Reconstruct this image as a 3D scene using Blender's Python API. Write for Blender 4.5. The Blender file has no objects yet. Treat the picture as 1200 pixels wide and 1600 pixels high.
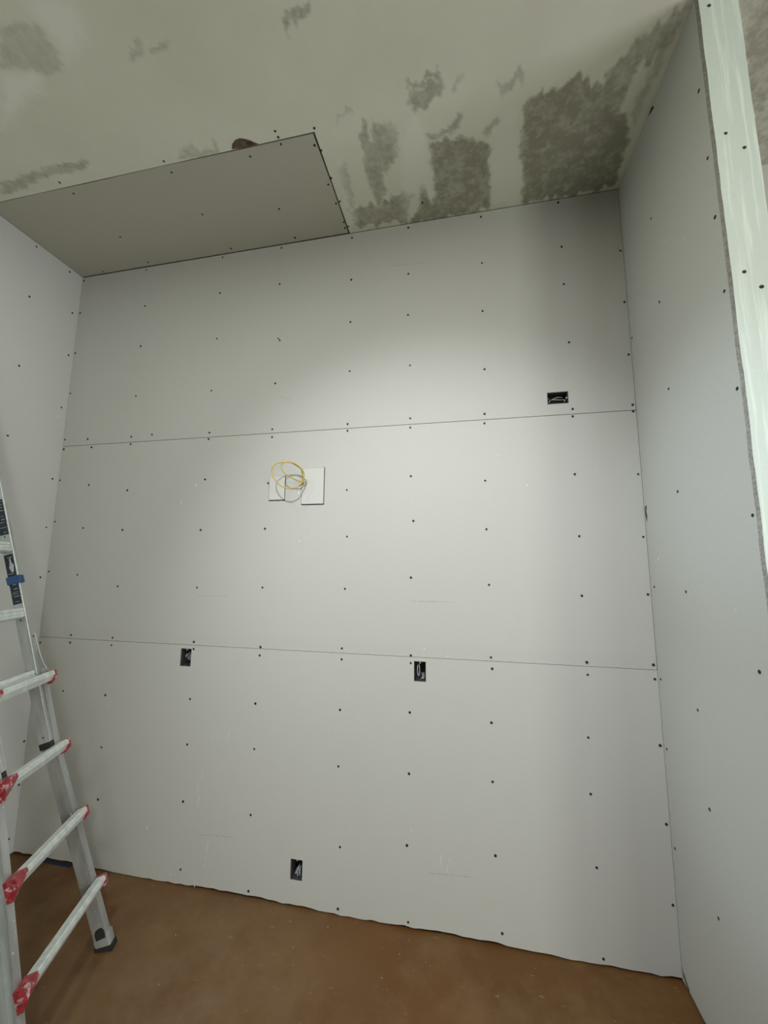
import bpy, bmesh, math, random
import numpy as np
from mathutils import Matrix, Vector

# ------------------------------------------------------------ camera, world, lights, exposure
scene = bpy.context.scene
COL = scene.collection
W, H = 3.396, 3.62                       # bay width, ceiling height
WT = 0.116                               # thickness of the stub wall on the right
YE = -0.718                              # where the stub wall ends
PW = 0.0127                              # drywall thickness

cam_d = bpy.data.cameras.new('camera')
cam = bpy.data.objects.new('camera', cam_d)
COL.objects.link(cam)
cam_d.sensor_fit = 'VERTICAL'
cam_d.sensor_height = 32.0
cam_d.lens = 32.0 * 622.157 / 1600.0
cam_d.clip_start = 0.02
_p, _r, _y = 0.135792 + math.pi / 2, 0.008283, 0.203442
cam.matrix_world = Matrix.Translation((2.5762, -2.0486, 1.6456)) @ (
    Matrix.Rotation(_y, 4, 'Z') @ Matrix.Rotation(_p, 4, 'X') @ Matrix.Rotation(_r, 4, 'Z'))
scene.camera = cam

scene.view_settings.view_transform = 'Standard'
scene.view_settings.look = 'None'
scene.view_settings.exposure = 0.0
scene.view_settings.gamma = 1.0
scene.view_settings.use_curve_mapping = False

world = bpy.data.worlds.new('sky')
scene.world = world
world.use_nodes = True
wn = world.node_tree
wn.nodes['Background'].inputs['Color'].default_value = (0.72, 0.86, 1.0, 1)
wn.nodes['Background'].inputs['Strength'].default_value = 0.3


def area_light(name, loc, target, sx, sy, power, color):
    d = bpy.data.lights.new(name, 'AREA')
    d.shape = 'RECTANGLE'
    d.size, d.size_y = sx, sy
    d.energy = power
    d.color = color
    o = bpy.data.objects.new(name, d)
    COL.objects.link(o)
    o.location = loc
    o.rotation_euler = (Vector(target) - Vector(loc)).to_track_quat('-Z', 'Z').to_euler()
    return o


# daylight through the window openings behind the camera and on the far right
area_light('window_daylight', (6.5, -5.85, 2.3), (6.5, 0, 2.3), 1.3, 1.0, 97, (.97, 1.0, .86))
area_light('window_daylight', (5.0, -5.85, 1.1), (5.0, 0, 1.1), 1.3, 1.0, 34, (.98, 1.0, 1.0))
area_light('window_daylight', (7.1, -2.0, 1.6), (0, -2.0, 1.6), 1.1, 1.4, 78, (.92, .90, 1.0))
# ceiling lamps, all behind the top edge of the picture
LAMPS = [(2.2, -2.6), (1.0, -1.6), (2.5, -1.6)]
for cone, power, col_ in ((60, 268, (.92, .96, 1.0)), (90, 79, (.92, .90, 1.0))):
    d = bpy.data.lights.new('ceiling_lamp_light', 'SPOT')
    d.energy = power
    d.color = col_
    d.spot_size = math.radians(cone)
    d.spot_blend = 1.0
    d.shadow_soft_size = 0.06
    lamp = bpy.data.objects.new('ceiling_lamp_light', d)
    COL.objects.link(lamp)
    lamp.location = (2.2, -2.6, 3.5)
    lamp.rotation_euler = (Vector((2.4, 0, 1.32)) - Vector((2.2, -2.6, 3.5))).to_track_quat('-Z', 'Y').to_euler()
# added cool fill spots, no real window, for bluish patches on the stub wall
for z_, pw_ in ((2.05, 150), (1.05, 90)):
    d = bpy.data.lights.new('stub_wall_cool_fill', 'SPOT')
    d.energy = pw_
    d.color = (.70, .90, 1.0)
    d.spot_size = math.radians(17)
    d.spot_blend = 1.0
    d.shadow_soft_size = 0.10
    lamp = bpy.data.objects.new('stub_wall_cool_fill', d)
    COL.objects.link(lamp)
    lamp.location = (.02, -3.2, z_)
    lamp.rotation_euler = (Vector((3.4, -.66, z_ - .10)) - Vector((.02, -3.2, z_))).to_track_quat('-Z', 'Y').to_euler()
area_light('ceiling_lamp_light', (1.0, -1.6, 3.56), (1.0, -1.599, 0), .25, .25, 15.5, (.96, 1.0, .96))
area_light('ceiling_lamp_light', (2.5, -1.6, 3.56), (2.5, -1.599, 0), .25, .25, 5.5, (.95, 1.0, .65))

random.seed(7)
rng = np.random.RandomState(11)


# ------------------------------------------------------------ materials
def new_mat(name):
    m = bpy.data.materials.new(name)
    m.use_nodes = True
    nt = m.node_tree
    return m, nt, nt.nodes['Principled BSDF']


def N(nt, t, **kw):
    n = nt.nodes.new(t)
    for k, v in kw.items():
        setattr(n, k, v)
    return n


def noise(nt, scale, detail=4, rough=0.6, vec=None, stretch=None):
    n = N(nt, 'ShaderNodeTexNoise')
    n.inputs['Scale'].default_value = scale
    n.inputs['Detail'].default_value = detail
    n.inputs['Roughness'].default_value = rough
    tc = N(nt, 'ShaderNodeTexCoord')
    mp = N(nt, 'ShaderNodeMapping')
    if stretch:
        mp.inputs['Scale'].default_value = stretch
    nt.links.new(tc.outputs['Object'], mp.inputs['Vector'])
    nt.links.new(mp.outputs['Vector'], n.inputs['Vector'])
    return n.outputs['Fac']


def ramp(nt, src, a, b, ca=(0, 0, 0, 1), cb=(1, 1, 1, 1)):
    r = N(nt, 'ShaderNodeValToRGB')
    r.color_ramp.elements[0].position = a
    r.color_ramp.elements[1].position = b
    r.color_ramp.elements[0].color = ca
    r.color_ramp.elements[1].color = cb
    nt.links.new(src, r.inputs['Fac'])
    return r.outputs['Color']


def mix(nt, fac, c1, c2):
    m = N(nt, 'ShaderNodeMix', data_type='RGBA')
    for s, v in ((m.inputs['Factor'], fac), (m.inputs['A'], c1), (m.inputs['B'], c2)):
        if isinstance(v, (int, float, tuple)):
            s.default_value = v
        else:
            nt.links.new(v, s)
    return m.outputs['Result']


def bump(nt, b, h, s, dist=0.002):
    n = N(nt, 'ShaderNodeBump')
    n.inputs['Strength'].default_value = s
    n.inputs['Distance'].default_value = dist
    nt.links.new(h, n.inputs['Height'])
    nt.links.new(n.outputs['Normal'], b.inputs['Normal'])


def plain(name, col, rough=0.6, metal=0.0, var=0.0, scale=30):
    m, nt, b = new_mat(name)
    b.inputs['Roughness'].default_value = rough
    b.inputs['Metallic'].default_value = metal
    c = (*col, 1)
    if var:
        f = noise(nt, scale)
        dk = tuple(x * (1 - var) for x in col) + (1,)
        nt.links.new(mix(nt, ramp(nt, f, .35, .65), dk, c), b.inputs['Base Color'])
    else:
        b.inputs['Base Color'].default_value = c
    return m


def board(name, col, flecks=True):
    """paper face of drywall: fine fibre mottling, faint scuffs, pale dust flecks"""
    m, nt, b = new_mat(name)
    b.inputs['Roughness'].default_value = 0.75
    b.inputs['Specular IOR Level'].default_value = 0.25
    big = noise(nt, 1.6, 3)
    fib = noise(nt, 55, 5, .7, stretch=(1, 1, 2.2))
    c = mix(nt, ramp(nt, big, .3, .7), tuple(x * .965 for x in col) + (1,), (*col, 1))
    c = mix(nt, ramp(nt, fib, .35, .7), tuple(x * .95 for x in col) + (1,), c)
    if flecks:
        fl = ramp(nt, noise(nt, 34, 2, .5, stretch=(1.3, 1, .55)), .735, .77)
        zone = ramp(nt, noise(nt, 1.3, 1), .52, .62)
        mu = N(nt, 'ShaderNodeMath', operation='MULTIPLY')
        nt.links.new(fl, mu.inputs[0])
        nt.links.new(zone, mu.inputs[1])
        c = mix(nt, mu.outputs[0], c, (.80, .81, .78, 1))
    nt.links.new(c, b.inputs['Base Color'])
    bump(nt, b, fib, .12, .0006)
    return m


M = {}
M['board'] = board('drywall_paper', (.50, .502, .468))
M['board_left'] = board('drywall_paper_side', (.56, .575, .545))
M['board_ceiling'] = board('drywall_paper_ceiling', (.49, .485, .405), False)
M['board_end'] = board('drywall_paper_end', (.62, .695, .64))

# vertical pale streaks of thin compound on the end strip
nt = M['board_end'].node_tree
b = nt.nodes['Principled BSDF']
lk = b.inputs['Base Color'].links[0].from_socket
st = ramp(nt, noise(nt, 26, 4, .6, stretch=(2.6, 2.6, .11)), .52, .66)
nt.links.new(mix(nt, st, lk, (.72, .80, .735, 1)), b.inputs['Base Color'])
M['patch'] = board('drywall_paper_patch', (.565, .57, .54), False)
M['raw'] = plain('gypsum_edge', (.42, .41, .38), .9, 0, .45, 120)
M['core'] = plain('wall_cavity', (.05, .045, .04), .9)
M['screw'] = plain('screw_black', (.012, .012, .012), .45)
M['box'] = plain('box_plastic', (.055, .056, .058), .5, 0, .3, 60)
M['tear'] = plain('torn_paper', (.16, .11, .075), .9, 0, .5, 70)
M['wire_white'] = plain('wire_white', (.50, .50, .48), .5)
M['wire_pink'] = plain('wire_pink', (.42, .34, .36), .5)
M['wire_grey'] = plain('wire_grey', (.33, .37, .38), .6)
M['copper'] = plain('copper', (.50, .22, .08), .4, .6)
M['yellow'] = plain('cable_yellow', (.50, .36, .045), .45)
M['tape'] = plain('blue_tape', (.012, .022, .075), .6, 0, .2, 80)
M['tape_light'] = plain('blue_tape_bright', (.025, .075, .19), .6, 0, .2, 80)
M['red'] = plain('red_plastic', (.42, .045, .06), .35, 0, .5, 55)
nt = M['red'].node_tree
b = nt.nodes['Principled BSDF']
lk = b.inputs['Base Color'].links[0].from_socket
nt.links.new(mix(nt, ramp(nt, noise(nt, 45, 4, .6), .54, .68), lk, (.66, .50, .50, 1)), b.inputs['Base Color'])
M['rubber'] = plain('rubber_black', (.018, .018, .017), .6)
M['label_dark'] = plain('label_dark', (.016, .026, .04), .4, 0, .3, 120)
M['label_print'] = plain('label_print', (.35, .37, .40), .5)
M['mark'] = plain('print_mark', (.36, .36, .345), .8)
M['plaster'] = plain('plaster_flick', (.555, .56, .53), .8)
M['lamp'] = plain('lamp_white', (.8, .8, .78), .4)

# aluminium with scuffs and white paint spots
m, nt, b = new_mat('aluminium')
b.inputs['Metallic'].default_value = 0.55
b.inputs['Roughness'].default_value = 0.42
f1 = noise(nt, 9, 5, .6, stretch=(1, 1, .25))
f2 = noise(nt, 60, 3, .6)
c = mix(nt, ramp(nt, f1, .3, .68), (.30, .31, .30, 1), (.60, .64, .62, 1))
c = mix(nt, ramp(nt, f2, .66, .72), c, (.80, .82, .79, 1))
nt.links.new(c, b.inputs['Base Color'])
M['alu'] = m
m, nt, b = new_mat('aluminium_rung')
b.inputs['Metallic'].default_value = 0.35
b.inputs['Roughness'].default_value = 0.45
c = mix(nt, ramp(nt, noise(nt, 40, 4), .4, .7), (.60, .66, .63, 1), (.80, .84, .81, 1))
nt.links.new(c, b.inputs['Base Color'])
M['rung'] = m

# floor: brown protective board with pale plaster dust
m, nt, b = new_mat('brown_floor')
b.inputs['Roughness'].default_value = 0.62
base = mix(nt, ramp(nt, noise(nt, 1.7, 4, .6), .3, .7), (.100, .042, .008, 1), (.132, .058, .013, 1))
dust = ramp(nt, noise(nt, 2.3, 6, .68), .47, .72)
tc = N(nt, 'ShaderNodeTexCoord')                 # one dusty patch trodden in beside the ladder
vd = N(nt, 'ShaderNodeVectorMath', operation='DISTANCE')
nt.links.new(tc.outputs['Object'], vd.inputs[0])
vd.inputs[1].default_value = (1.45, -.50, 0)
zone = ramp(nt, vd.outputs['Value'], .15, .85, (1, 1, 1, 1), (0, 0, 0, 1))
mz = N(nt, 'ShaderNodeMath', operation='MULTIPLY')
nt.links.new(zone, mz.inputs[0])
nt.links.new(ramp(nt, noise(nt, 6, 6, .65), .25, .75), mz.inputs[1])
base = mix(nt, mz.outputs[0], base, (.18, .115, .065, 1))
base = mix(nt, dust, base, (.165, .098, .040, 1))
sc = ramp(nt, noise(nt, 26, 5, .6, stretch=(.5, 1.4, 1)), .655, .76)
base = mix(nt, sc, base, (.26, .18, .105, 1))
sp = ramp(nt, noise(nt, 70, 2, .5), .745, .77)
base = mix(nt, sp, base, (.50, .42, .34, 1))
nt.links.new(base, b.inputs['Base Color'])
bump(nt, b, noise(nt, 5, 5), .25, .01)
M['floor'] = m

# ceiling: joint compound (pale) over grey board, thin patches plus painted shade stored as attributes
m, nt, b = new_mat('skimmed_ceiling')
b.inputs['Roughness'].default_value = 0.85
ag = N(nt, 'ShaderNodeAttribute', attribute_name='grey_board_and_shade')
aw = N(nt, 'ShaderNodeAttribute', attribute_name='thick_mud')
mud = mix(nt, ramp(nt, noise(nt, 2.2, 5, .6), .3, .7), (.69, .705, .585, 1), (.76, .785, .66, 1))
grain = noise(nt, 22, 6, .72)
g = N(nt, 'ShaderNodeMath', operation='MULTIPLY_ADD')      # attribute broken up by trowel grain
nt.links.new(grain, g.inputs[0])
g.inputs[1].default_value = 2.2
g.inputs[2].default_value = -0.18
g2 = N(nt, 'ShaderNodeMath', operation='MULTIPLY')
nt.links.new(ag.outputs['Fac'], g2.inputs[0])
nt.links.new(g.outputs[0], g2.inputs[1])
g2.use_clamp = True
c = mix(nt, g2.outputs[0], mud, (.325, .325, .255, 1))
c = mix(nt, aw.outputs['Fac'], c, (.84, .87, .79, 1))
nt.links.new(c, b.inputs['Base Color'])
bump(nt, b, noise(nt, 30, 6, .7), .18, .003)
M['ceiling'] = m
M['render'] = plain('room_wall', (.30, .30, .28), .85)


# ------------------------------------------------------------ helpers
def tag(o, label=None, cat=None, group=None, kind=None):
    for k, v in (('label', label), ('category', cat), ('group', group), ('kind', kind)):
        if v:
            o[k] = v
    return o


def obj(name, bm, mat, parent=None, smooth=False):
    me = bpy.data.meshes.new(name)
    bmesh.ops.recalc_face_normals(bm, faces=bm.faces)
    bm.to_mesh(me)
    bm.free()
    me.materials.append(mat)
    if smooth:
        for p in me.polygons:
            p.use_smooth = True
    o = bpy.data.objects.new(name, me)
    COL.objects.link(o)
    if parent:
        o.parent = parent
    return o


def empty(name, loc=(0, 0, 0)):
    o = bpy.data.objects.new(name, None)
    COL.objects.link(o)
    o.location = loc
    return o


def add_box(bm, lo, hi, bevel=0.0):
    r = bmesh.ops.create_cube(bm, size=1)
    vs = r['verts']
    for v in vs:
        v.co = Vector([lo[i] + (v.co[i] + .5) * (hi[i] - lo[i]) for i in range(3)])
    if bevel:
        es = list({e for v in vs for e in v.link_edges})
        bmesh.ops.bevel(bm, geom=es, offset=bevel, segments=2, affect='EDGES', profile=.5)


def add_prism(bm, pts, fa, fb):
    """pts: 2D outline; fa/fb map an outline point to the two 3D ends"""
    a = [bm.verts.new(fa(*p)) for p in pts]
    b_ = [bm.verts.new(fb(*p)) for p in pts]
    n = len(pts)
    bm.faces.new(a[::-1])
    bm.faces.new(b_)
    for i in range(n):
        bm.faces.new((a[i], a[(i + 1) % n], b_[(i + 1) % n], b_[i]))


def catmull(pts, n=6):
    out = []
    P = [Vector(p) for p in pts]
    for i in range(len(P) - 1):
        a, b_, c_, d_ = P[max(i - 1, 0)], P[i], P[i + 1], P[min(i + 2, len(P) - 1)]
        for k in range(n):
            t = k / n
            out.append(.5 * ((2 * b_) + (c_ - a) * t + (2 * a - 5 * b_ + 4 * c_ - d_) * t * t + (3 * b_ - a - 3 * c_ + d_) * t ** 3))
    out.append(P[-1])
    return out


def add_tube(bm, pts, r, seg=8):
    rings = []
    ref = Vector((0.13, 1, 0.21)).normalized()
    for i, p in enumerate(pts):
        t = (pts[min(i + 1, len(pts) - 1)] - pts[max(i - 1, 0)]).normalized()
        a = t.cross(ref)
        if a.length < 1e-3:
            a = t.cross(Vector((1, 0, 0)))
        a.normalize()
        b_ = t.cross(a)
        rings.append([bm.verts.new(p + r * (math.cos(2 * math.pi * k / seg) * a + math.sin(2 * math.pi * k / seg) * b_)) for k in range(seg)])
    for u, v in zip(rings, rings[1:]):
        for k in range(seg):
            bm.faces.new((u[k], u[(k + 1) % seg], v[(k + 1) % seg], v[k]))
    bm.faces.new(rings[0][::-1])
    bm.faces.new(rings[-1])


def sheet(bm, xs, zs, holes, y0, y1, zfun=None, yfun=None):
    """upright slab in the XZ plane made of cells, with rectangular holes"""
    for h in holes:
        xs = xs + [h[0], h[1]]
        zs = zs + [h[2], h[3]]
    xs, zs = sorted(set(xs)), sorted(set(zs))
    ok = {}
    for i in range(len(xs) - 1):
        for j in range(len(zs) - 1):
            cx, cz = (xs[i] + xs[i + 1]) / 2, (zs[j] + zs[j + 1]) / 2
            ok[i, j] = not any(h[0] < cx < h[1] and h[2] < cz < h[3] for h in holes)
    vf, vb = {}, {}

    def V(d, i, j, back):
        if (i, j) not in d:
            z = zs[j]
            if zfun:
                z = zfun(xs[i], j, z)
            y = y1 if back else y0 + (yfun(zs[j]) if yfun else 0)
            d[i, j] = bm.verts.new((xs[i], y, z))
        return d[i, j]
    for (i, j), o in ok.items():
        if not o:
            continue
        q = [(i, j), (i + 1, j), (i + 1, j + 1), (i, j + 1)]
        bm.faces.new([V(vf, *k, False) for k in q])
        bm.faces.new([V(vb, *k, True) for k in q][::-1])
        for (di, dj), (a, c_) in (((0, -1), (q[0], q[1])), ((1, 0), (q[1], q[2])), ((0, 1), (q[2], q[3])), ((-1, 0), (q[3], q[0]))):
            if not ok.get((i + di, j + dj), False):
                bm.faces.new((V(vf, *c_, False), V(vf, *a, False), V(vb, *a, True), V(vb, *c_, True)))


def screw_mesh():
    """bugle head sunk in a dimple: shallow disc with a cross recess"""
    bm = bmesh.new()
    n = 12
    c0 = bm.verts.new((0, 0, .0002))
    r1 = [bm.verts.new((.0028 * math.cos(2 * math.pi * k / n), .0028 * math.sin(2 * math.pi * k / n), .0003)) for k in range(n)]
    r2 = [bm.verts.new((.0056 * math.cos(2 * math.pi * k / n), .0056 * math.sin(2 * math.pi * k / n), .0011)) for k in range(n)]
    r3 = [bm.verts.new((.0060 * math.cos(2 * math.pi * k / n), .0060 * math.sin(2 * math.pi * k / n), -.0015)) for k in range(n)]
    for k in range(n):
        j = (k + 1) % n
        bm.faces.new((c0, r1[k], r1[j]))
        bm.faces.new((r1[k], r2[k], r2[j], r1[j]))
        bm.faces.new((r2[k], r3[k], r3[j], r2[j]))
    bm.faces.new(r3[::-1])
    me = bpy.data.meshes.new('screw')
    bm.to_mesh(me)
    bm.free()
    me.materials.append(M['screw'])
    return me


SCREW = screw_mesh()


def screw(parent, loc, normal):
    o = bpy.data.objects.new('screw', SCREW)
    COL.objects.link(o)
    o.parent = parent
    o.location = loc
    o.rotation_euler = Vector(normal).to_track_quat('Z', 'Y').to_euler()
    s = random.uniform(.85, 1.1)
    o.scale = (s, s, 1)
    return o


BACK=[(1.085,3.599),(0.518,3.597),(0.004,3.593),(1.084,3.349),(0.533,3.334),(0.005,3.350),(1.084,3.040),(0.531,3.050),(0.008,3.057),(0.006,2.770),(1.072,2.700),(0.531,2.709),(1.077,2.434),(1.075,2.394),(0.676,2.446),(0.525,2.441),(0.526,2.393),(0.195,2.445),(0.015,2.451),(1.491,3.597),(1.945,3.586),(2.284,3.593),(1.490,3.351),(1.946,3.313),(2.284,3.299),(1.946,3.045),(2.282,3.046),(1.499,2.993),(1.508,2.980),(1.948,2.743),(2.293,2.744),(1.492,2.710),(1.487,2.430),(1.488,2.382),(1.942,2.431),(1.942,2.392),(2.294,2.440),(2.294,2.388),(2.693,3.587),(3.098,3.598),(2.692,3.302),(3.103,3.332),(3.387,3.262),(3.103,3.115),(3.384,2.975),(2.688,3.017),(3.112,2.788),(2.690,2.683),(2.684,2.437),(2.682,2.386),(3.111,2.432),(3.109,2.394),(3.387,2.693),(3.386,2.433),(3.392,2.400),(0.008,2.180),(0.244,2.142),(0.535,2.098),(0.232,2.388),(0.008,2.387),(1.071,2.147),(0.009,1.911),(0.237,1.868),(0.528,1.853),(1.065,1.847),(0.011,1.597),(0.232,1.579),(0.533,1.515),(1.068,1.517),(0.234,1.221),(0.532,1.217),(1.072,1.218),(0.016,1.167),(0.236,1.177),(0.531,1.175),(1.075,1.180),(1.478,2.110),(1.946,2.057),(2.297,2.120),(1.472,1.850),(1.952,1.802),(2.310,1.881),(1.474,1.525),(1.947,1.527),(2.297,1.590),(1.479,1.209),(1.937,1.224),(2.296,1.207),(1.478,1.166),(1.938,1.170),(2.296,1.171),(2.678,2.082),(3.103,2.099),(3.389,2.088),(2.678,1.834),(3.107,1.796),(3.390,1.791),(2.683,1.560),(3.103,1.517),(3.390,1.529),(2.683,1.218),(3.108,1.218),(3.386,1.222),(2.687,1.166),(3.108,1.164),(3.393,1.162),(0.224,0.900),(0.522,0.897),(1.075,0.915),(0.531,0.617),(1.077,0.682),(0.541,0.346),(1.076,0.398),(0.535,0.027),(1.089,0.075),(1.467,0.920),(1.935,0.924),(2.291,0.939),(1.473,0.696),(1.933,0.658),(2.287,0.661),(1.471,0.381),(1.950,0.297),(2.277,0.348),(1.479,0.034),(1.946,0.026),(2.283,0.030),(2.677,0.923),(3.095,0.895),(3.393,0.888),(2.675,0.667),(3.092,0.662),(3.390,0.577),(2.679,0.360),(3.099,0.372),(3.392,0.274),(2.699,0.055),(3.105,0.025)]
RIGHT=[(-0.298,3.161),(-0.695,2.788),(-0.698,2.521),(-0.303,2.761),(-0.017,2.770),(-0.312,2.371),(-0.704,2.192),(-0.688,3.285),(-0.693,3.012),(-0.308,1.947),(-0.706,1.802),(-0.037,1.565),(-0.300,1.559),(-0.026,1.169),(-0.306,1.134),(-0.029,0.886),(-0.323,0.810),(-0.030,0.504),(-0.315,0.465),(-0.384,3.643),(-0.659,1.354)]
CAP=[(3.426,3.555),(3.428,3.048),(3.474,2.984),(3.431,2.553),(3.471,2.497)]
LEFT=[(-0.305,3.594),(-0.091,3.591),(-0.305,3.256),(-0.308,2.807),(-0.316,2.375),(-0.041,3.325),(-0.032,3.026),(-0.036,2.659),(-0.037,2.182),(-0.038,1.871),(-0.037,1.562),(-0.036,1.210),(0.010,0.606),(0.009,0.369),(-0.032,0.093)]
CPAN=[(0.545,-0.536),(1.145,-0.288),(0.551,-0.244),(1.164,-0.034),(0.558,-0.036),(0.191,-0.022),(1.590,-0.236),(1.595,-0.035),(1.913,-0.207),(1.918,-0.083),(1.913,-0.043),(1.756,-0.554),(1.910,-0.518),(1.908,-0.319),(1.583,-0.530),(1.148,-0.535)]
CEIL=[(1.937,-0.214),(1.936,-0.048),(2.378,-0.119),(1.755,-0.611),(1.757,-0.584),(1.936,-0.588),(1.933,-0.489),(1.934,-0.349),(1.150,-0.591),(0.532,-0.601)]
GREY=[(1,[(2.857,-0.484),(2.931,-0.541),(3.064,-0.554),(3.133,-0.523),(3.198,-0.428),(3.288,-0.385),(3.357,-0.265),(3.360,-0.121),(3.373,-0.030),(3.188,-0.004),(2.910,-0.009),(2.866,-0.289)]),
(0.95,[(2.446,-0.414),(2.531,-0.426),(2.632,-0.411),(2.721,-0.371),(2.738,-0.112),(2.737,-0.015),(2.636,0.007),(2.474,0.018),(2.291,0.004),(2.360,-0.109),(2.394,-0.198),(2.422,-0.136),(2.440,-0.101)]),
(0.8,[(2.346,-0.196),(2.307,-0.112),(2.279,-0.021),(2.145,-0.025),(1.974,-0.036),(1.968,-0.146),(2.029,-0.166),(2.137,-0.161),(2.232,-0.193),(2.292,-0.200)]),
(0.7,[(2.142,-0.548),(2.174,-0.568),(2.181,-0.498),(2.229,-0.578),(2.259,-0.556),(2.274,-0.480),(2.277,-0.390),(2.202,-0.307),(2.201,-0.217),(2.137,-0.161),(2.120,-0.270),(2.122,-0.389)]),
(0.6,[(2.018,-0.425),(2.021,-0.325),(2.024,-0.214),(1.984,-0.163),(1.978,-0.298),(1.978,-0.394)]),
(0.75,[(2.382,-0.650),(2.449,-0.652),(2.510,-0.665),(2.513,-0.619),(2.478,-0.584),(2.426,-0.564),(2.400,-0.536),(2.396,-0.588),(2.373,-0.628)]),
(0.8,[(2.365,-0.680),(2.439,-0.683),(2.517,-0.685),(2.518,-0.672),(2.450,-0.663),(2.368,-0.666)]),
(0.75,[(2.439,-0.461),(2.519,-0.478),(2.590,-0.511),(2.609,-0.497),(2.578,-0.461),(2.502,-0.443),(2.442,-0.432)]),
(0.7,[(2.675,-0.428),(2.716,-0.455),(2.756,-0.473),(2.768,-0.461),(2.737,-0.429),(2.711,-0.402)]),
(0.5,[(2.727,-0.581),(2.758,-0.620),(2.794,-0.630),(2.843,-0.631),(2.847,-0.602),(2.798,-0.590),(2.749,-0.572)]),
(0.6,[(2.048,-0.604),(2.096,-0.625),(2.138,-0.639),(2.127,-0.624),(2.084,-0.607),(2.054,-0.595)]),
(0.5,[(2.258,-0.577),(2.284,-0.533),(2.312,-0.472),(2.284,-0.434),(2.254,-0.498)]),
(0.45,[(2.544,-0.618),(2.571,-0.630),(2.597,-0.641),(2.592,-0.620),(2.560,-0.603)]),
(0.85,[(3.148,-0.426),(3.164,-0.539),(3.196,-0.585),(3.255,-0.638),(3.274,-0.656),(3.289,-0.597),(3.278,-0.516),(3.274,-0.425),(3.261,-0.352),(3.214,-0.335)]),
(0.75,[(3.255,-0.638),(3.315,-0.675),(3.375,-0.722),(3.390,-0.719),(3.378,-0.626),(3.342,-0.586),(3.325,-0.528),(3.290,-0.546)]),
(0.5,[(3.318,-0.367),(3.331,-0.438),(3.341,-0.504),(3.343,-0.556),(3.347,-0.623),(3.362,-0.639),(3.372,-0.540),(3.363,-0.431),(3.359,-0.333)]),
(0.75,[(1.950,-0.948),(1.996,-0.965),(2.022,-0.985),(2.034,-0.990),(2.098,-0.978),(2.056,-0.961),(2.006,-0.949),(1.968,-0.921),(1.961,-0.933)]),
(0.45,[(1.318,-0.970),(1.380,-1.007),(1.398,-1.009),(1.381,-0.977),(1.337,-0.962)]),
(0.6,[(1.410,-0.971),(1.461,-0.977),(1.504,-0.978),(1.486,-0.966),(1.430,-0.958),(1.406,-0.960)]),
(0.5,[(1.239,-0.580),(1.283,-0.626),(1.336,-0.628),(1.346,-0.596),(1.394,-0.604),(1.428,-0.589),(1.447,-0.635),(1.460,-0.621),(1.452,-0.569),(1.361,-0.568)]),
(0.6,[(0.224,-0.662),(0.350,-0.662),(0.536,-0.680),(0.654,-0.679),(0.775,-0.668),(0.746,-0.638),(0.605,-0.639),(0.434,-0.631),(0.280,-0.611),(0.141,-0.605)]),
(0.35,[(0.931,-1.151),(1.061,-1.116),(1.065,-1.060),(1.038,-1.005),(0.928,-0.989),(0.921,-1.003),(0.869,-1.018),(0.772,-1.041)]),
(0.4,[(0.923,-0.990),(1.001,-1.008),(1.047,-1.008),(1.016,-0.993),(0.949,-0.984)]),
(0.75,[(3.507,-0.712),(3.787,-0.655),(4.403,0.216),(4.140,0.165)]),  # dimmer ceiling of the neighbouring bay: shade painted in as grey
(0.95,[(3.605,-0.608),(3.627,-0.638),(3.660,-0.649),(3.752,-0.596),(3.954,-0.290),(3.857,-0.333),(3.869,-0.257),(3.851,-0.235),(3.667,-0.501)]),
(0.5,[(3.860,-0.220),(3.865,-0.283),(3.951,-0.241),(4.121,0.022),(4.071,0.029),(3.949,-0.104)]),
]
WHITE=[(0.8,[(1.087,-1.180),(1.243,-1.149),(1.241,-1.098),(1.152,-1.033),(1.065,-1.010),(1.080,-1.072),(1.071,-1.124)]),
(0.9,[(0.762,-1.035),(0.890,-1.009),(0.909,-0.984),(0.845,-0.944),(0.748,-0.928),(0.653,-0.896),(0.523,-0.869)]),
(0.5,[(2.327,-0.511),(2.367,-0.543),(2.438,-0.447),(2.447,-0.100),(2.387,-0.199),(2.345,-0.189),(2.279,-0.021),(2.278,-0.202)]),
(0.5,[(2.726,-0.432),(2.808,-0.493),(2.848,-0.434),(2.899,-0.019),(2.750,-0.024)]),
(0.4,[(1.982,-0.464),(2.008,-0.443),(2.004,-0.075),(1.952,-0.054)]),
]
COIL=[(1.715,-0.010,2.104),(1.691,-0.050,2.103),(1.662,-0.080,2.116),(1.634,-0.100,2.133),(1.615,-0.110,2.156),(1.609,-0.110,2.178),(1.617,-0.110,2.192),(1.642,-0.100,2.200),(1.675,-0.090,2.194),(1.704,-0.080,2.174),(1.720,-0.070,2.151),(1.720,-0.060,2.125),(1.706,-0.060,2.093),(1.687,-0.080,2.065),(1.648,-0.100,2.056),(1.608,-0.110,2.072),(1.578,-0.120,2.106),(1.561,-0.120,2.142),(1.564,-0.120,2.174),(1.584,-0.110,2.193),(1.616,-0.100,2.201),(1.656,-0.090,2.199),(1.689,-0.070,2.181),(1.703,-0.050,2.160),(1.698,-0.030,2.129),(1.694,-0.015,2.103)]
# ------------------------------------------------------------ floor
XR, YB, XO = 7.2, -6.0, 0.0             # far right, rear of the room behind the camera
bm = bmesh.new()
add_box(bm, (-.2, YB - .2, -.10), (XR + .2, .15, 0.0))
floor = tag(obj('floor', bm, M['floor']), 'brown dusty floor with pale plaster scuffs', kind='structure')

# ------------------------------------------------------------ ceiling with its skim coat marks
PX, PY = 1.927, -0.570                   # corner of the bare board let into the ceiling


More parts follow.
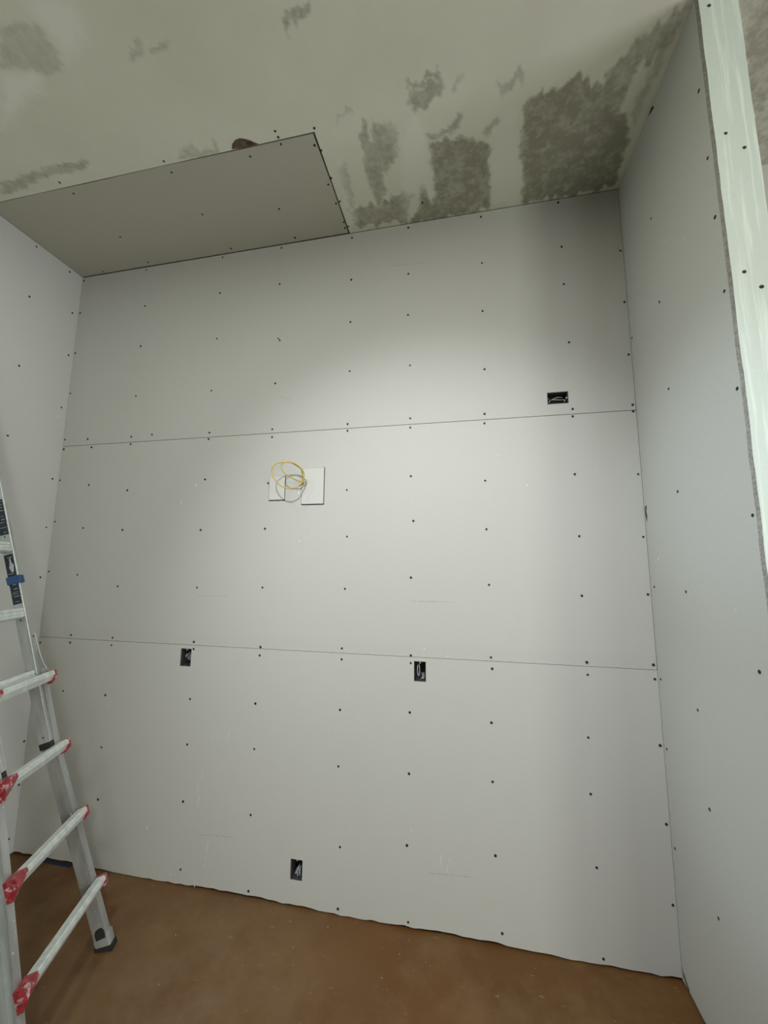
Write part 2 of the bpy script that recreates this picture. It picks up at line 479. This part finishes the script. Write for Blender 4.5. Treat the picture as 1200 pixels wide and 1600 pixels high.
def vnoise(x, y, cell, seed):
    r = np.random.RandomState(seed).rand(160, 160)
    u, v = x / cell + 40, y / cell + 60
    i, j = np.floor(u).astype(int), np.floor(v).astype(int)
    fu, fv = u - i, v - j
    fu, fv = fu * fu * (3 - 2 * fu), fv * fv * (3 - 2 * fv)
    i, j = i % 158, j % 158
    return (r[i, j] * (1 - fu) * (1 - fv) + r[i + 1, j] * fu * (1 - fv) + r[i, j + 1] * (1 - fu) * fv + r[i + 1, j + 1] * fu * fv) - .5


def sdist(px, py, poly):
    P = np.array(poly)
    inside = np.zeros(px.shape, bool)
    dmin = np.full(px.shape, 9.0)
    n = len(P)
    for k in range(n):
        a, b_ = P[k], P[(k + 1) % n]
        e = b_ - a
        wx, wy = px - a[0], py - a[1]
        t = np.clip((wx * e[0] + wy * e[1]) / (e @ e + 1e-12), 0, 1)
        dmin = np.minimum(dmin, np.hypot(wx - t * e[0], wy - t * e[1]))
        cr = ((a[1] > py) != (b_[1] > py)) & (px < (b_[0] - a[0]) * (py - a[1]) / (b_[1] - a[1] + 1e-12) + a[0])
        inside ^= cr
    return np.where(inside, dmin, -dmin)


def mask(px, py, polys, soft):
    qx = px + .022 * vnoise(px, py, .040, 3) + .016 * vnoise(px, py, .014, 4)
    comb = .012 + .045 * np.clip((px - 1.75) / .25, 0, 1)
    qy = py + comb * vnoise(px, py * .25, .020, 5) + .020 * vnoise(px, py, .012, 6)
    out = np.zeros(px.shape)
    for w_, pl in polys:
        P = np.array(pl)
        sel = (qx > P[:, 0].min() - .1) & (qx < P[:, 0].max() + .1) & (qy > P[:, 1].min() - .1) & (qy < P[:, 1].max() + .1)
        if sel.any():
            s = sdist(qx[sel], qy[sel], pl)
            out[sel] = np.maximum(out[sel], w_ * np.clip(s / soft + .5, 0, 1))
    return out


STEP = .0085
gx = [PX + .004 - STEP * k for k in range(int((PX + .004) / STEP), -1, -1)] + [PX + .004 + STEP * k for k in range(1, int((4.9 - PX) / STEP))]
gx[0] = 0.0
gy = [PY - .003 + STEP * k for k in range(1, int(-PY / STEP))] + [0.0]
gy = [PY - .003 - STEP * k for k in range(int((1.30 + PY) / STEP), -1, -1)] + gy
nx, ny = len(gx), len(gy)
X, Y = np.meshgrid(np.array(gx), np.array(gy), indexing='ij')
verts = [(x, y, H) for x, y in zip(X.ravel(), Y.ravel())]
faces = []
for i in range(nx - 1):
    for j in range(ny - 1):
        if gx[i + 1] <= PX + .005 and gy[j] >= PY - .004:
            continue                     # opening the bare board sits in
        faces.append((i * ny + j, i * ny + j + 1, (i + 1) * ny + j + 1, (i + 1) * ny + j))
k0 = len(verts)
ye, xe = gy[0], gx[-1]
verts += [(-.1, YB - .1, H), (XR + .1, YB - .1, H), (XR + .1, ye, H), (-.1, ye, H), (xe, ye, H), (xe, .1, H), (XR + .1, .1, H)]
faces += [(k0, k0 + 3, k0 + 2, k0 + 1), (k0 + 4, k0 + 5, k0 + 6, k0 + 2)]
# closed back of the slab, also the dark plenum above the bare board
k1 = len(verts)
verts += [(-.1, YB - .1, H + .03), (XR + .1, YB - .1, H + .03), (XR + .1, .1, H + .03), (-.1, .1, H + .03)]
faces += [(k1, k1 + 1, k1 + 2, k1 + 3)]
me = bpy.data.meshes.new('ceiling')
me.from_pydata(verts, [], faces)
me.materials.append(M['ceiling'])
for nm, pl, soft in (('grey_board_and_shade', GREY, .014), ('thick_mud', WHITE, .05)):
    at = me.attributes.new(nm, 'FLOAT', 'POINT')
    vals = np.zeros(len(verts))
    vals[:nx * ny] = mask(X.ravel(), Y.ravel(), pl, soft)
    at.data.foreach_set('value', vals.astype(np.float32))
ceiling = bpy.data.objects.new('ceiling', me)
COL.objects.link(ceiling)
tag(ceiling, 'patchy ceiling of joint compound smeared over grey drywall', kind='structure')
for x, y in CEIL:
    screw(ceiling, (x, y, H), (0, 0, -1))

bm = bmesh.new()
pts = [(0.004, -.569), (.35, -.571), (.70, -.568), (1.1, -.571), (1.5, -.567), (1.920, -.566), (1.924, -.30), (1.922, -.006), (1.2, -.005), (.5, -.007), (.004, -.006)]
add_prism(bm, pts, lambda x, y: (x, y, H - .001), lambda x, y: (x, y, H + .012))
cp = tag(obj('drywall_sheet', bm, M['board_ceiling'], ceiling), 'bare grey board screwed into the ceiling')
for x, y in CPAN:
    screw(cp, (x, max(y, -.555), H - .001), (0, 0, -1))
# torn hole beside the bare board
bm = bmesh.new()
hp = [(1.515, -.578), (1.528, -.597), (1.552, -.612), (1.578, -.615), (1.60, -.608), (1.622, -.596), (1.640, -.582), (1.652, -.575), (1.60, -.573), (1.55, -.574)]
add_prism(bm, hp, lambda x, y: (x, y, H - .0012), lambda x, y: (x, y, H + .002))
tag(obj('torn_hole', bm, M['tear'], ceiling), 'brown torn hole at the edge of the bare board')
bm = bmesh.new()
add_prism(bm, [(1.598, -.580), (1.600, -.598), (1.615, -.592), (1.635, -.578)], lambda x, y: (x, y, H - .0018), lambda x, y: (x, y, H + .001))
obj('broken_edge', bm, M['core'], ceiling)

# ------------------------------------------------------------ back wall
bm = bmesh.new()
add_box(bm, (-.10, .085, 0), (XR + .1, .115, H + .02))          # far lining of the stud space
for xz in [0.0] + [0.406 * k + .02 for k in range(1, 18)]:
    pass
add_box(bm, (W + WT, .0, 0), (XR + .1, PW, H))                   # boards of the neighbouring bay
wall_back = tag(obj('wall_back', bm, M['core']), 'back wall of grey drywall sheets', kind='structure')
wall_back.data.materials.append(M['board'])
for p in wall_back.data.polygons:
    if p.center.y < .05:
        p.material_index = 1

Z1, Z2 = 2.4060, 1.2000
BOX = [  # x0, x1, z0, z1
    (2.994, 3.094, 2.464, 2.527), (.993, 1.062, 1.084, 1.180), (2.312, 2.371, 1.085, 1.181), (1.697, 1.760, .116, .211)]
PATCH = [(1.486, 1.580, 2.012, 2.149), (1.684, 1.812, 1.984, 2.188)]
HP = [(a - .002, b_ + .005, c_ - .006, d_ + .001) for a, b_, c_, d_ in PATCH]
XS = [0.0015, W - .0012]


def taper(lo, hi):
    return lambda z: (.0016 if (abs(z - lo) < .002 and lo > .1) or (abs(z - hi) < .002 and hi < 3.5) else 0.0)


nxs = [0.0015 + (W - .0027) * k / 90 for k in range(91)]
rag = [random.uniform(-.004, .004) + .004 * math.sin(k * .21) for k in range(200)]


def rag_bottom(x, j, z):
    if j > 0:
        return z
    return max(.003, .011 + rag[int(x * 27) % 200] - .007 * math.exp(-((x - .75) / .25) ** 2))


sheets = []
bm = bmesh.new()
sheet(bm, XS, [Z1 + .0015, Z1 + .06, H - .003], [BOX[0]], 0, PW, yfun=taper(Z1 + .0015, H))
sheets.append(tag(obj('drywall_sheet', bm, M['board'], wall_back), 'uppermost horizontal sheet'))
bm = bmesh.new()
sheet(bm, XS, [Z2 + .001, Z2 + .06, Z1 - .055, Z1 - .0015], HP, 0, PW, yfun=taper(Z2 + .001, Z1 - .0015))
sheets.append(tag(obj('drywall_sheet', bm, M['board'], wall_back), 'middle horizontal sheet'))
bm = bmesh.new()
sheet(bm, nxs, [.011, .05, Z2 - .001], BOX[1:], -.0015, PW, zfun=rag_bottom)
sheets.append(tag(obj('drywall_sheet', bm, M['board'], wall_back), 'lowest horizontal sheet'))
for x, z in BACK:
    k = 0 if z > Z1 else (1 if z > Z2 else 2)
    if k == 1 and abs(x - 1.477) < .012 and abs(z - 2.11) < .03:
        pass
    screw(sheets[k], (min(max(x, .014), W - .014), -.0005 if k < 2 else -.002, max(z, .03)), (0, -1, 0))
# faint grey printing on the sheets (broken dashes)
for (x0, z0), (x1, z1), k in (((1.068, 1.467), (1.27, 1.472), 1), ((2.29, 1.47), (2.514, 1.472), 1), ((1.178, .251), (1.37, .263), 2),
                              ((2.379, .245), (2.581, .257), 2), ((2.187, 3.362), (2.393, 3.354), 0), ((1.52, 2.625), (1.60, 2.592), 0)):
    bm = bmesh.new()
    t = 0.0
    yy = -.0002 if k < 2 else -.0017
    while t < 1:
        L = random.uniform(.03, .12)
        a, b_ = t, min(1, t + L)
        add_box(bm, (x0 + (x1 - x0) * a, yy - .0001, z0 + (z1 - z0) * a), (x0 + (x1 - x0) * b_, yy + .0006, z0 + (z1 - z0) * a + random.uniform(.002, .0045)))
        t = b_ + random.uniform(.0, .05)
    obj('printed_mark', bm, M['mark'], sheets[k])

# thin pale plaster drips and flicks on the lowest sheet
for (xa, za), (xb, zb) in (((1.240,0.231),(1.229,0.173)),
  ((1.235,0.156),(1.224,0.101)),
  ((1.171,0.437),(1.160,0.383)),
  ((1.159,0.492),(1.155,0.445)),
  ((1.227,0.760),(1.226,0.721)),
  ((1.258,0.753),(1.256,0.730)),
  ((1.325,0.768),(1.316,0.738)),
  ((1.176,0.046),(1.176,0.008)),
  ((2.438,0.328),(2.432,0.290)),
  ((2.467,0.295),(2.461,0.263)),
  ((2.476,0.323),(2.473,0.307)),
  ((1.184,0.558),(1.172,0.522)),
  ((1.915,0.843),(1.912,0.821))):
    bm = bmesh.new()
    w_ = random.uniform(.0016, .0032)
    add_prism(bm, [(xa - w_, za), (xa, za + .004), (xa + w_, za), (xb + w_ * 1.2, zb), (xb, zb - .005), (xb - w_ * .7, zb)],
              lambda x_, z_: (x_, -.0021, z_), lambda x_, z_: (x_, -.0010, z_))
    obj('plaster_drip', bm, M['plaster'], sheets[2])

# ------------------------------------------------------------ left wall
bm = bmesh.new()


def yz_slab(bm, x0, x1, ys, zs, hole):
    t = bmesh.new()
    sheet(t, ys, zs, [hole] if hole else [], 0, 1)
    me_ = bpy.data.meshes.new('t')
    t.to_mesh(me_)
    t.free()
    for v in me_.vertices:
        y, s, z = v.co
        v.co = (x0 + (x1 - x0) * s, y, z)
    bm.from_mesh(me_)
    bpy.data.meshes.remove(me_)


yz_slab(bm, -.12, 0.0, [YB, .085], [.006, H], (-3.35, -3.05, .90, 2.2))  # the hole is added only to go with the cool fill spots
wall_left = tag(obj('wall_left', bm, M['board_left']), 'left wall of bare drywall behind the ladder', kind='structure')
for y, z in LEFT:
    screw(wall_left, (0, min(y, -.014), min(z, H - .02)), (1, 0, 0))

# ------------------------------------------------------------ right stub wall with its end strip
bm = bmesh.new()
bmt = bmesh.new()
ys = [YE + (-YE) * k / 24 for k in range(25)]
sheet(bmt, ys, [.012, .05, H - .002], [], 0, 1, zfun=lambda x, j, z: z if j else max(.003, .009 + rag[int(-x * 60) % 200]))
me_ = bpy.data.meshes.new('t')
bmt.to_mesh(me_)
bmt.free()
for v in me_.vertices:
    y, s, z = v.co
    v.co = (W + WT * s, y, z)
bm.from_mesh(me_)
wall_right = tag(obj('wall_right', bm, M['board_left']), 'narrow stub wall of drywall on the right', kind='structure')
for y, z in RIGHT:
    if z < H - .03:
        screw(wall_right, (W, min(max(y, YE + .01), -.014), z), (-1, 0, 0))
for pts_ in ([(-.40, 3.604), (-.385, 3.617), (-.36, 3.612), (-.34, 3.6195), (-.375, 3.600), (-.405, 3.590)],
             [(-.028, 1.935), (-.010, 1.93), (-.006, 1.90), (-.016, 1.86), (-.024, 1.885), (-.018, 1.91)],
             [(-.006, .06), (-.012, .03), (-.05, .012), (-.055, .018), (-.014, .045)]):
    bm = bmesh.new()
    add_prism(bm, pts_, lambda y_, z_: (W - .0008, y_, z_), lambda y_, z_: (W + .002, y_, z_))
    tag(obj('gouge', bm, M['core'], wall_right), 'small dark gouge')
bm = bmesh.new()
n = 70
y0, y1 = YE - .0180, YE - .0020
ro = [0.0 + random.uniform(-.0012, .0012) for _ in range(n + 1)]
prev = None
for k in range(n + 1):
    z = .01 + (H - .012) * k / n
    row = [bm.verts.new(c_) for c_ in ((W + ro[k] + .001, y0, z), (W + WT + ro[(k * 7) % n], y0, z), (W + WT, y1, z), (W + ro[k] * 1.5 - .0005, y1, z))]
    if prev:
        for q in range(4):
            f = bm.faces.new((prev[q], prev[(q + 1) % 4], row[(q + 1) % 4], row[q]))
            if q in (1, 3):
                f.material_index = 1
    else:
        bm.faces.new(row[::-1])
    prev = row
bm.faces.new(prev)
strip = obj('drywall_strip', bm, M['board_end'], wall_right)
strip.data.materials.append(M['raw'])
tag(strip, 'pale narrow drywall strip capping the wall end')
for x, z in CAP:
    screw(strip, (x, y0, z), (0, -1, 0))

# ------------------------------------------------------------ rest of the room (behind and beside the camera)
bm = bmesh.new()
yz_slab(bm, XR, XR + .12, [YB, .085], [0.0, H], (-2.6, -1.4, .85, 2.35))
tag(obj('wall_side', bm, M['render']), 'far right wall of the room', kind='structure')
bm = bmesh.new()
sheet(bm, [0.0, XR], [0.0, H], [(4.3, 5.7, .55, 1.65), (5.8, 7.15, 1.75, 2.85)], YB - .12, YB)
tag(obj('wall_front', bm, M['render']), 'wall behind the camera with two window openings', kind='structure')

# ceiling lamp bodies (each holds one of the lights set up at the top)
def lamp_body(x, y, label):
    lo = tag(empty('ceiling_lamp', (x, y, H)), label, 'lamp')
    bm_ = bmesh.new()
    n_ = 32
    for (r0, r1, z0, z1) in ((.095, .090, 0, -.020), (.090, .082, -.020, -.035)):
        a_ = [bm_.verts.new((r0 * math.cos(2 * math.pi * k / n_), r0 * math.sin(2 * math.pi * k / n_), z0)) for k in range(n_)]
        c_ = [bm_.verts.new((r1 * math.cos(2 * math.pi * k / n_), r1 * math.sin(2 * math.pi * k / n_), z1)) for k in range(n_)]
        for k in range(n_):
            bm_.faces.new((a_[k], a_[(k + 1) % n_], c_[(k + 1) % n_], c_[k]))
        bm_.faces.new(a_ if z0 == 0 else c_)
    obj('lamp_body', bm_, M['lamp'], lo)


for (x, y), lab in zip(LAMPS, ('round white ceiling lamp farthest from the back wall', 'round white ceiling lamp nearest the left wall', 'round white ceiling lamp between the cable and the stub wall')):
    lamp_body(x, y, lab)

# ------------------------------------------------------------ electrical boxes, each with its wires
def wires(parent, paths, mat, r=.0022):
    for p in paths:
        bm_ = bmesh.new()
        add_tube(bm_, catmull(p, 5), r, 6)
        obj('wire', bm_, mat, parent, True)


def electrical_box(rect, label):
    x0, x1, z0, z1 = rect
    cx, cz = (x0 + x1) / 2, (z0 + z1) / 2
    t = tag(empty('electrical_box', (cx, .062, cz)), label, 'electrical box', 'wall boxes set in the back wall')
    hx, hz = (x1 - x0) / 2 - .001, (z1 - z0) / 2 - .001
    bm_ = bmesh.new()
    th = .0022
    fy, by = -.058, .012                   # front lip just behind the board face
    # open fronted shell: outer and inner skins
    o_ = [(-hx, -hz), (hx, -hz), (hx, hz), (-hx, hz)]
    i_ = [(-hx + th, -hz + th), (hx - th, -hz + th), (hx - th, hz - th), (-hx + th, hz - th)]
    of = [bm_.verts.new((x, fy, z)) for x, z in o_]
    ob = [bm_.verts.new((x, by, z)) for x, z in o_]
    if_ = [bm_.verts.new((x, fy, z)) for x, z in i_]
    ib = [bm_.verts.new((x, by - th, z)) for x, z in i_]
    for k in range(4):
        j = (k + 1) % 4
        bm_.faces.new((of[k], of[j], ob[j], ob[k]))
        bm_.faces.new((if_[j], if_[k], ib[k], ib[j]))
        bm_.faces.new((of[j], of[k], if_[k], if_[j]))
    bm_.faces.new(ob)
    bm_.faces.new(ib[::-1])
    obj('box_shell', bm_, M['box'], t)
    horiz = hx > hz
    for s in (-1, 1):
        bm_ = bmesh.new()
        if horiz:
            add_box(bm_, (s * (hx - .006) - .004, fy + .001, -.004), (s * (hx - .006) + .004, fy + .012, .004), .001)
        else:
            add_box(bm_, (-.004, fy + .001, s * (hz - .006) - .004), (.004, fy + .012, s * (hz - .006) + .004), .001)
        obj('mounting_ear', bm_, M['wire_grey'] if s > 0 else M['box'], t)
    return t


b1 = electrical_box(BOX[0], 'dark sideways electrical box high on the right, above the upper seam')
wires(b1, [[(-.036, 0, -.006), (-.03, -.03, .002), (-.01, -.046, -.003), (.015, -.046, -.006), (.036, -.036, -.002), (.042, -.01, .010)],
           [(-.040, .0, .008), (-.034, -.04, -.004), (-.040, -.04, -.016)], [(.040, 0, .012), (.038, -.04, -.006), (.034, -.03, -.016)],
           [(-.03, -.02, .004), (0, -.042, .010), (.03, -.03, .012)]], M['wire_white'], .0017)
b2 = electrical_box(BOX[1], 'dark upright electrical box nearest the ladder, below the lower seam, with pinkish wires')
wires(b2, [[(-.012, 0, -.03), (-.008, -.04, -.005), (.002, -.046, .012), (.006, -.02, .03)], [(.002, 0, -.03), (.004, -.045, -.012), (.012, -.046, .004), (.014, -.02, .02)],
           [(-.004, 0, -.035), (.010, -.04, -.018), (.018, -.044, -.004), (.012, -.02, .012)], [(-.012, 0, -.02), (-.012, -.044, .0), (-.004, -.046, .016)]], M['wire_pink'], .0024)
b3 = electrical_box(BOX[2], 'dark upright electrical box right of centre below the lower seam, with one pale wire loop')
wires(b3, [[(-.014, 0, .035), (-.013, -.045, .020), (-.014, -.047, -.005), (-.010, -.045, -.022), (-.005, -.046, -.018), (-.003, -.047, .005), (-.006, -.04, .03), (-.006, 0, .04)]], M['wire_pink'], .0020)
wires(b3, [[(.004, 0, -.02), (.010, -.03, -.032), (.004, -.04, -.038)], [(.012, 0, -.022), (.016, -.03, -.034), (.012, -.04, -.04)]], M['wire_grey'], .0028)
b4 = electrical_box(BOX[3], 'dark upright electrical box low on the wall near the floor, with grey sheathed wire ends')
wires(b4, [[(.002, 0, -.004), (.003, -.03, .003), (-.002, -.044, -.014), (-.012, -.046, -.028)], [(.010, 0, -.008), (.008, -.03, -.010), (.012, -.044, -.034)],
           [(.0, 0, -.012), (-.006, -.035, -.018), (.002, -.046, -.036)]], M['wire_grey'], .0028)
bm = bmesh.new()
add_prism(bm, [(-.022, -.036), (-.006, -.004), (.006, -.008), (.010, -.038)], lambda x, z: (x, -.030 - (z + .03) * .3, z), lambda x, z: (x, -.026 - (z + .03) * .3, z))
obj('cable_sheath', bm, M['wire_grey'], b4)

# ------------------------------------------------------------ the two cut pieces put back round the cable
for (x0, x1, z0, z1), lab, tilt in ((PATCH[0], 'small pale square of drywall set back into the wall left of the yellow cable', .012),
                                    (PATCH[1], 'larger pale square of drywall set back into the wall right of the yellow cable', .010)):
    bm = bmesh.new()
    add_box(bm, (x0, -.0022, z0), (x1, PW - .0022, z1), .0018)
    p = tag(obj('drywall_patch', bm, M['patch']), lab, 'drywall patch', 'cut pieces set into the wall')

bm = bmesh.new()
add_tube(bm, catmull(COIL, 6), .0031, 8)
cab = tag(obj('coiled_cable', bm, M['yellow'], None, True), 'yellow cable coiled in loops, hanging out of the wall at the cut patches', 'cable')
bm = bmesh.new()
add_tube(bm, catmull([(1.700, -.012, 2.100), (1.692, -.022, 2.090), (1.682, -.030, 2.082)], 4), .0040, 8)
tag(obj('bare_end', bm, M['copper'], cab, True), 'stripped orange brown wire end')

# ------------------------------------------------------------ blue tape along the foot of the wall
bm = bmesh.new()
add_box(bm, (.16, -.022, .0003), (.42, -.002, .0012))
tag(obj('masking_tape', bm, M['tape']), 'strip of dark blue masking tape on the floor behind the ladder', 'tape')

# ------------------------------------------------------------ ladder
PHI, LEAN = math.radians(20.814), math.radians(72.3)
F = Vector((1.034, -.344, 0))
dv = Vector((-math.sin(PHI), math.cos(PHI), 0))
uv = Vector((-math.cos(PHI) * math.cos(LEAN), -math.sin(PHI) * math.cos(LEAN), math.sin(LEAN)))
nv = dv.cross(uv)
ladder = empty('ladder')
ladder.matrix_world = Matrix(((nv.x, dv.x, uv.x, F.x), (nv.y, dv.y, uv.y, F.y), (nv.z, dv.z, uv.z, F.z), (0, 0, 0, 1)))
tag(ladder, 'aluminium extension ladder with red rung ends, leaning against the left wall', 'ladder')
H1, SP = .274, .307


def mid(h):
    return -.265 + .042 * h


def half(h):
    return .2285 - .1005 * (min(h, .90) - .27)


def far_u(h):
    return mid(h) + half(h)


def near_u(h):
    return mid(h) - half(h)


def rail(uf, hs, side, n0, n1, fl, th=.003, mat='alu', name='rail', lip=0.0):
    """C channel: web on the inner side, flanges pointing outwards (side = +1 far, -1 near)"""
    sec = [(n0, 0), (n0, fl), (n0 - th, fl), (n0 - th, th), (n1 + th, th), (n1 + th, fl), (n1, fl), (n1, 0)]
    bm_ = bmesh.new()
    prev_ = None
    for h in hs:
        row_ = [bm_.verts.new((n_, uf(h) + side * (u_ - fl / 2), h)) for n_, u_ in sec]
        if prev_:
            for q in range(8):
                bm_.faces.new((prev_[q], prev_[(q + 1) % 8], row_[(q + 1) % 8], row_[q]))
        else:
            bm_.faces.new(row_[::-1])
        prev_ = row_
    bm_.faces.new(prev_)
    return obj(name, bm_, M[mat], ladder)


OUT_H = [.035, .27, .6, .90, 1.05, 1.24]
for fn, s in ((far_u, 1), (near_u, -1)):
    tag(rail(fn, OUT_H, s, 0.0, -.052, .034, name='outer_rail'), 'flared lower rail of the ladder')
# fly section rails
TOP = 3.50
fly = lambda s: (lambda h: mid(h) + s * .134)
for s in (1, -1):
    r_ = rail(fly(s), [.925, 1.3, 2.0, 2.8, TOP], s, -.002, -.044, .020, name='inner_rail')
    # lit lip of the fly rail, put in as a bead of paler material
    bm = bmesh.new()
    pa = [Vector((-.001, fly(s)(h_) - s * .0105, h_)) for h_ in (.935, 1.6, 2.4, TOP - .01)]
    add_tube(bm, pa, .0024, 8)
    obj('rail_edge_highlight', bm, M['rung'], ladder, True)
    # end plug
    bm = bmesh.new()
    u0 = fly(s)(.92) - s * .011
    add_box(bm, (-.046, min(u0, u0 + s * .024), .905), (0.000, max(u0, u0 + s * .024), .932), .002)
    tag(obj('end_plug', bm, M['rubber'], ladder), 'black plastic end plug')
    bm = bmesh.new()
    u0 = fly(s)(TOP) - s * .011
    add_box(bm, (-.05, min(u0, u0 + s * .026), TOP - .01), (0.002, max(u0, u0 + s * .026), TOP + .02), .004)
    obj('top_cap', bm, M['rubber'], ladder)


def rung(h, ua, ub, n0, n1, hh, name='rung', grooved=False):
    """outer rungs: flat top, sloping underside; fly rungs: grooved front"""
    d_ = n1 - n0
    if grooved:
        pts = [(n0, -.5), (n0, .5), (n1 - d_ * .2, .5), (n1, .38), (n1, .2), (n1 - d_ * .12, .17), (n1 - d_ * .12, .10), (n1, .07), (n1, -.12),
               (n1 - d_ * .12, -.15), (n1 - d_ * .12, -.22), (n1, -.25), (n1, -.4), (n1 - d_ * .2, -.5)]
    else:
        pts = [(n0, -.42), (n0, .5), (n1 - d_ * .12, .5), (n1, .40), (n1, .02), (n1 - d_ * .08, -.06), (n1 - d_ * .50, -.5)]
    bm_ = bmesh.new()
    # tread stays level: shear the profile against the lean
    def f(u):
        return lambda n_, z_: (n_, u, h + z_ * hh)
    add_prism(bm_, pts, f(ua), f(ub))
    return obj(name, bm_, M['rung'], ladder)


def red_end(h, u, side, big=1.0):
    bm_ = bmesh.new()
    # gusset outline in the (u, h) plane
    if side < 0:
        o_ = [(.022, .022), (-.034, .023), (-.036, .008), (-.006, -.030), (.008, -.046), (.020, -.046), (.022, -.010)]
    else:
        o_ = [(.024, .020), (.006, .0225), (.006, -.018), (.000, -.030), (.010, -.034), (.021, -.016)]
    fr = .040 if side < 0 else .0365
    add_prism(bm_, o_, lambda a, z: (.0005, u + side * a, h + z), lambda a, z: (fr if z > -.02 else .016, u + side * a, h + z))
    return tag(obj('rung_bracket', bm_, M['red'], ladder), 'red plastic bracket')


for k in range(4):
    h = H1 + SP * k
    ua, ub = near_u(h), far_u(h)
    rg = rung(h, ua - .004, ub + .010, .003, .037, .042)
    for u_, s in ((ub, 1), (ua, -1)):
        c_ = red_end(h, u_, s)
for k in range(3, 11):
    h = H1 + SP * k
    if h > TOP - .05:
        break
    w_ = .1225
    rung(h + (.026 if k == 3 else 0), mid(h) - w_, mid(h) + w_, -.040, -.004, .046, grooved=True)
    for s in (-1, 1):                     # thin weld collars
        bm = bmesh.new()
        uu = mid(h) + s * (w_ - .004)
        add_box(bm, (-.041, uu - .004, h - .020), (-.001, uu + .004, h + .020), .002)
        obj('rung_collar', bm, M['alu'], ladder)
# curved lock bracket at the top of the far flared rail
for fn, s in ((far_u, 1), (near_u, -1)):
    bm = bmesh.new()
    pts = [Vector((.006, fn(1.22) - s * .010, 1.40)), Vector((.006, fn(1.2) - s * .006, 1.30)), Vector((.008, fn(1.2) + s * .006, 1.24)), Vector((.010, fn(1.2) + s * .020, 1.215))]
    add_tube(bm, catmull([tuple(p) for p in pts], 6), .0028, 8)
    obj('lock_bar', bm, M['alu'], ladder, True)
# feet
for fn, s in ((far_u, 1), (near_u, -1)):
    bm = bmesh.new()
    u0 = fn(.02)
    lo, hi = u0 - .021, u0 + .021
    # boot follows the floor: its underside is level
    k_ = math.tan(math.pi / 2 - LEAN)
    sec = [(.006, .070), (.006, .002 - .006 * k_), (-.050, .002 + .050 * k_ - .0), (-.056, .055), (-.040, .074)]
    add_prism(bm, sec, lambda n_, z_: (n_, lo, z_), lambda n_, z_: (n_, hi, z_))
    bmesh.ops.bevel(bm, geom=list(bm.edges), offset=.003, segments=2, affect='EDGES')
    ft = obj('foot', bm, M['alu'], ladder)
    bm = bmesh.new()
    sec = [(.010, .022), (.010, -.0005 - .010 * k_ + .0), (-.054, -.0005 + .054 * k_), (-.060, .032)]
    add_prism(bm, sec, lambda n_, z_: (n_, lo - .003, z_), lambda n_, z_: (n_, hi + .003, z_))
    bmesh.ops.bevel(bm, geom=list(bm.edges), offset=.002, segments=2, affect='EDGES')
    tag(obj('rubber_sole', bm, M['rubber'], ft), 'black rubber sole')

# dark drain hole just above the far foot, and rivets in the fly rail
bm = bmesh.new()
u0 = far_u(.07) - .0178
add_prism(bm, [(-.040, .060), (-.042, .086), (-.034, .100), (-.012, .104), (-.004, .090), (-.004, .060)], lambda n_, z_: (n_, u0 - .0035, z_), lambda n_, z_: (n_, u0 + .001, z_))
tag(obj('foot_opening', bm, M['rubber'], ladder), 'dark opening above the foot')
for h_ in (.955, 1.23, 1.47, 1.86):
    bm = bmesh.new()
    add_tube(bm, [Vector((-.024, fly(1)(h_) - .0112, h_)), Vector((-.024, fly(1)(h_) - .0085, h_))], .0032, 10)
    obj('rivet', bm, M['screw'], ladder)

# labels on the inner face of the far rail
uw = lambda h: fly(1)(h) - .010 - .0012
for z0, z1 in ((1.545, 1.775), (1.87, 2.04)):
    bm = bmesh.new()
    q = [(-.006, z0), (-.040, z0), (-.041, z1), (-.006, z1)]
    add_prism(bm, q, lambda n_, z_: (n_, uw(z_), z_), lambda n_, z_: (n_, uw(z_) + .0008, z_))
    lb = tag(obj('warning_label', bm, M['label_dark'], ladder), 'dark worn warning label')
    bm = bmesh.new()
    z = z0 + .01
    while z < z1 - .012:
        if random.random() < .75:
            a = random.uniform(.008, .014)
            e = random.uniform(.024, .038)
            add_box(bm, (-e, uw(z) - .0006, z), (-a, uw(z) + .0002, z + random.uniform(.0012, .003)))
        z += random.uniform(.008, .016)
    obj('label_print', bm, M['label_print'], lb)
bm = bmesh.new()
q = [(-.012, 1.695), (-.021, 1.69), (-.028, 1.715), (-.022, 1.735), (-.024, 1.752), (-.018, 1.76), (-.016, 1.735), (-.009, 1.725)]
add_prism(bm, q, lambda n_, z_: (n_, uw(z_) - .0009, z_), lambda n_, z_: (n_, uw(z_) - .0002, z_))
obj('label_symbol', bm, M['label_print'], ladder)
bm = bmesh.new()
hB = 1.655
add_box(bm, (-.047, uw(hB) - .005, hB - .018), (.006, uw(hB) + .026, hB + .018), .002)
tag(obj('tape_wrap', bm, M['tape_light'], ladder), 'blue tape wrapped round the rail')
